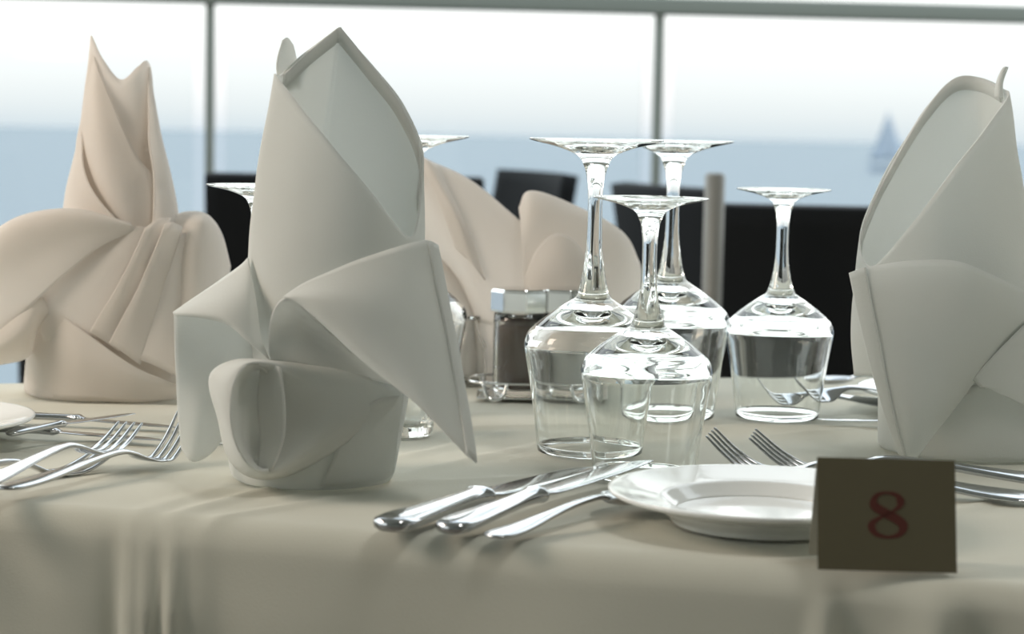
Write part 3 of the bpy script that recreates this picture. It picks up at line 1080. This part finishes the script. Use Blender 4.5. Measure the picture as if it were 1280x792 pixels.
def table_knife(label, L=0.22, group=FG):
    t_ = thing('table_knife', label, 'knife', (0, 0, 0), 0, group)
    k = L / 0.22
    bm = bmesh.new()
    strip(bm, dense([(0, 0, .0045, .0030, .0016), (.003, 0, .0046, .0085, .0036), (.012, 0, .0048, .0105, .0042), (.040, 0, .0050, .0085, .0042), (.070, 0, .0052, .0062, .0042), (.086, 0, .0052, .0066, .0046), (.092, 0, .0052, .0090, .0050), (.097, 0, .0050, .0060, .0030), (.100, 0, .0048, .0050, .0018)]))
    for v in bm.verts:
        v.co *= k
    obj('handle', bm, M_STEEL, t_)
    bm = bmesh.new()
    strip(bm, dense([(.097, 0, .0046, .0050, .0012), (.106, .001, .0042, .0085, .0012), (.130, .0012, .0034, .0100, .0011), (.170, .0008, .0024, .0100, .0010), (.200, -.001, .0020, .0085, .0008), (.214, -.004, .0019, .0050, .0007), (.220, -.0075, .0019, .0006, .0005)]))
    for v in bm.verts:
        v.co *= k
    obj('blade', bm, M_STEEL, t_)
    return t_


def spoon(label, L=0.19, group=FG):
    t_ = thing('dessert_spoon', label, 'spoon', (0, 0, 0), 0, group)
    k = L / 0.19
    bm = bmesh.new()
    strip(bm, dense([(0, 0, .0030, .0030, .0010), (.003, 0, .0030, .0078, .0016), (.012, 0, .0030, .0105, .0022), (.035, 0, .0042, .0088, .0024), (.065, 0, .0078, .0055, .0023), (.095, 0, .0110, .0036, .0022),
                     (.120, 0, .0120, .0032, .0020), (.134, 0, .0098, .0042, .0016)]))
    for v in bm.verts:
        v.co *= k
    obj('handle', bm, M_STEEL, t_)
    bm = bmesh.new()
    rows = []
    for i in range(11):
        s_ = i / 10
        x = .130 + .060 * s_
        w = .0185 * math.sin(PI * min(1, max(0.03, s_ * .97 + .02))) ** .55 * (1 - .15 * s_)
        row = []
        for j in range(9):
            q = -1 + 2 * j / 8
            dep = .0075 * (1 - q * q) * math.sin(PI * min(1, s_ + .02)) ** .6
            row.append(bm.verts.new((x * k, w * q * k, (.0092 * (1 - .15 * s_) - dep + .0006) * k)))
        rows.append(row)
    for a, b in zip(rows, rows[1:]):
        for j in range(8):
            bm.faces.new((a[j], a[j + 1], b[j + 1], b[j]))
    o = obj('bowl', bm, M_STEEL, t_)
    md = o.modifiers.new('thickness', 'SOLIDIFY')
    md.thickness = 0.0012
    md.offset = 1
    return t_


def lay(t_, h, tip, L, zt, zh=.003, roll=0.0):
    """h, tip: (px, py, height above the cloth) of the handle end and of the tip; L, zt: local tip"""
    A_, B_ = tab(h[0], h[1], h[2]), tab(tip[0], tip[1], tip[2])
    d = B_ - A_
    sc = d.length / math.hypot(L, zt - zh)
    ph = math.atan2(d.z, math.hypot(d.x, d.y)) - math.atan2(zt - zh, L)
    t_.rotation_euler = (math.radians(roll), -ph, math.atan2(d.y, d.x))
    t_.scale = (sc, sc, sc)
    m3 = Matrix.Rotation(t_.rotation_euler[2], 3, 'Z') @ Matrix.Rotation(-ph, 3, 'Y')
    t_.location = A_ - m3 @ V(0, 0, zh) * sc


def lay_fork(label, h, tip, rise=.0165, roll=0.0):
    lay(fork(label, rise), h, tip, .2005, rise, .003, roll)


def lay_knife(label, h, tip):
    lay(table_knife(label), h, tip, .22, .0019, .0045)


def lay_spoon(label, h, tip):
    lay(spoon(label), h, tip, .19, .008)


# front knives and spoon
lay_knife('steel table knife with polished handle, furthest left in front of the wine glasses', (481, 657, .0052), (737, 583, .003))
lay_knife('steel table knife with its tip lifted against the front plate', (557, 661, .0052), (803, 574, .014))
lay_spoon('steel spoon with its head slipped under the front plate', (613, 670, .0042), (815, 612, .008))

# right forks
lay_fork('steel fork with tines beside the small middle glass, nearer the front plate', (1292, 622, .004), (890, 538, .028), .025, -9)
lay_fork('steel fork lying second behind the front plate, tines at the number card', (1390, 606, .007), (942, 540, .024), .024, -9)

# left forks
lay_fork('steel fork at left, nearest the front left napkin with tines touching it', (2, 610, .0065), (236, 513, .030), .034)
lay_fork('steel fork at left crossing behind the nearest fork', (-60, 616, .010), (163, 527, .024))
lay_fork('steel fork at left with its neck showing, tines hidden under the crossing fork', (-215, 622, .0055), (140, 555, .012))
lay_knife('dark table knife at left lying beside the plate, nearest the forks', (-30, 534, .0052), (205, 549, .003))
lay_knife('dark table knife at left lying at the foot of the left napkin', (10, 518, .0052), (222, 533, .003))
lay_knife('butter knife at left with a thin blade rising off the other knives', (10, 542, .011), (165, 516, .014))

# cutlery at the back right
lay_fork('blurred fork seen through the right small glass, tines pointing left', (1120, 503, .004), (945, 474, .026), .024, -28)
lay_fork('blurred fork at the back lying across another behind the right small glass', (1160, 490, .012), (990, 472, .030), .022, -28)
lay_spoon('blurred spoon at the back right with a bright bowl beside the right small glass', (1190, 478, .004), (1010, 474, .010))
lay_knife('blurred table knife at the back between the right small glass and right napkin', (1200, 527, .0052), (1022, 524, .003))

# ------------------------------------------------------------------ number card
bl, br = tab(1022, 713), tab(1196, 718)
ct = thing('number_card', 'small tan folded tent card with a red number 8 in front of the plate', 'card', ((bl.x + br.x) / 2, (bl.y + br.y) / 2, TZ))
wv_ = (br - bl)
wdir = wv_.normalized()
nback = V(-wdir.y, wdir.x, 0)
tl = bl + nback * 0.014 + V(0, 0, 0.0515) - wdir * 0.0005
tr = tl + wdir * (wv_.length)
bbl = bl + nback * 0.036 - wdir * 0.0008
bbr = bbl + wdir * wv_.length


def leaf(name, a, b_, c, d, m, parent, th=0.0006):
    n = (b_ - a).cross(d - a).normalized() * th
    bm = bmesh.new()
    v = [bm.verts.new(q) for q in (a, b_, c, d, a + n, b_ + n, c + n, d + n)]
    for fidx in ((0, 1, 2, 3), (7, 6, 5, 4), (0, 4, 5, 1), (1, 5, 6, 2), (2, 6, 7, 3), (3, 7, 4, 0)):
        bm.faces.new([v[i] for i in fidx])
    return obj(name, bm, m, parent, smooth=False)


up_ = V(0, 0, 0.0006)
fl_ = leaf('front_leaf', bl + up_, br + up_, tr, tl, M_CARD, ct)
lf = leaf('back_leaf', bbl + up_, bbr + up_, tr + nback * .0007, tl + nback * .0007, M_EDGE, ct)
lf['label'] = 'pale back leaf'
# the figure 8 as a ribbon with thick and thin strokes
cx8 = 0.505
ex, ey = wdir, (tl - bl).normalized()
org = bl + (br - bl) * cx8 + (tl - bl) * 0.505
nrm = -(ex.cross(ey).normalized())
if nrm.y > 0:
    nrm = -nrm
W8, H8 = 0.0148, 0.0206
ctrl = [(0.00, 0.02), (-0.36, 0.17), (-0.43, 0.30), (-0.30, 0.45), (0.0, 0.505), (0.30, 0.45), (0.42, 0.31), (0.34, 0.17), (0.02, 0.02), (-0.37, -0.13), (-0.50, -0.27), (-0.36, -0.44), (0.0, -0.505), (0.36, -0.44), (0.50, -0.27), (0.37, -0.13)]
# travel as a figure eight: left top -> top -> right top -> centre -> left bottom -> bottom -> right bottom -> centre
pts8 = spline([V(x * W8, y * H8, 0) for x, y in ctrl], 8, True)
wid8 = spline([V(w, 0, 0) for w in (.0021, .0021, .0016, .0009, .0006, .0011, .0018, .0010, .0006, .0011, .0018, .0012, .0007, .0012, .0021, .0022)], 8, True)
bm = bmesh.new()
la, lb, lc, ld_ = [], [], [], []
n8 = len(pts8)
for i in range(n8):
    d = (pts8[(i + 1) % n8] - pts8[i - 1]).normalized()
    s_ = V(-d.y, d.x, 0) * wid8[i].x
    for lst, q, h in ((la, pts8[i] + s_, .0009), (lb, pts8[i] - s_, .0009), (lc, pts8[i] + s_, .0004), (ld_, pts8[i] - s_, .0004)):
        lst.append(bm.verts.new(org + ex * q.x + ey * q.y + nrm * h))
for i in range(n8):
    j = (i + 1) % n8
    bm.faces.new((la[i], la[j], lb[j], lb[i]))
    bm.faces.new((lc[i], ld_[i], ld_[j], lc[j]))
    bm.faces.new((la[i], lc[i], lc[j], la[j]))
    bm.faces.new((lb[i], lb[j], ld_[j], ld_[i]))
e8 = obj('printed_number', bm, M_RED, fl_, smooth=False)
e8['label'] = 'red brown figure 8'


# ------------------------------------------------------------------ chairs in the background
def chair(label):
    t_ = thing('terrace_chair', label, 'chair', (0, 0, 0), 0, 'dark terrace chairs behind the table')
    bm = bmesh.new()
    add_box(bm, (0, 0, .435), (.44, .44, .05), .012)
    obj('seat', bm, M_DARK, t_)
    bm = bmesh.new()
    rows = []
    for i in range(6):
        f = i / 5
        rows.append([V(-.22 + .44 * j / 6, .20 + .07 * f + .02 * (1 - (j / 3 - 1) ** 2), .44 + .44 * f) for j in range(7)])
    g = surf(rows, 3, 3)
    obj_ = grid_mesh('backrest', g, M_DARK, t_, thick=.03)
    for sx in (-1, 1):
        bm = bmesh.new()
        add_tube(bm, [V(sx * .20, -.19, 0), V(sx * .205, -.195, .42)], .016, 10)
        obj('leg', bm, M_DARKF, t_)
        bm = bmesh.new()
        add_tube(bm, [V(sx * .20, .25, 0), V(sx * .205, .20, .42)], .016, 10)
        obj('leg', bm, M_DARKF, t_)
        bm = bmesh.new()
        add_tube(bm, spline([V(sx * .215, -.18, .42), V(sx * .222, -.19, .58), V(sx * .222, -.14, .65), V(sx * .222, .05, .66), V(sx * .215, .24, .66)], 5), .017, 10)
        obj('armrest', bm, M_DARKF, t_)
    return t_


ch0 = chair('black woven chair behind the front left napkin, left of the picture')


def chair_at(px, py, Y, rz, label, src=None):
    """top centre of the backrest seen at px, py and depth Y"""
    p = at(px, py, Y)
    off = Matrix.Rotation(rz, 3, 'Z') @ V(0, .26, 0)
    z = 0.0
    sc = p.z / 0.895
    if src is None:
        c = ch0
    else:
        c = copy_tree(ch0, (0, 0, 0), 0, label)
    c.location = (p.x - off.x, p.y - off.y, 0)
    c.rotation_euler = (0, 0, rz)
    c.scale = (1, 1, sc)
    return c


chair_at(432, 208, 3.2, PI + 0.03, None)
chair_at(664, 206, 4.12, math.radians(-72), 'black woven chair turned sideways, seen above the middle napkin', 1)
chair_at(836, 222, 3.5, math.radians(108), 'black woven chair behind the two large middle glasses, left of the pale metal post', 1)
chair_at(1092, 246, 2.75, PI - 0.05, 'black woven chair behind the right small glass and right napkin', 1)
chair_at(-385, 208, 3.0, math.radians(90), 'black woven chair at the left edge, only glimpsed below the left napkin', 1)
pz = at(894, 216, 2.55)
bm = bmesh.new()
add_tube(bm, [V(pz.x, pz.y, 0.004), V(pz.x, pz.y, pz.z - .004), V(pz.x, pz.y, pz.z)], [.013, .013, .010], 16)
add_lathe(bm, [(0, 0), (.11, 0), (.11, .006), (.02, .012), (0, .012)], 24, (pz.x, pz.y, 0))
po = obj('metal_post', bm, M_POST)
tag(po, 'pale grey metal post standing between the black chairs behind the glasses', 'post')
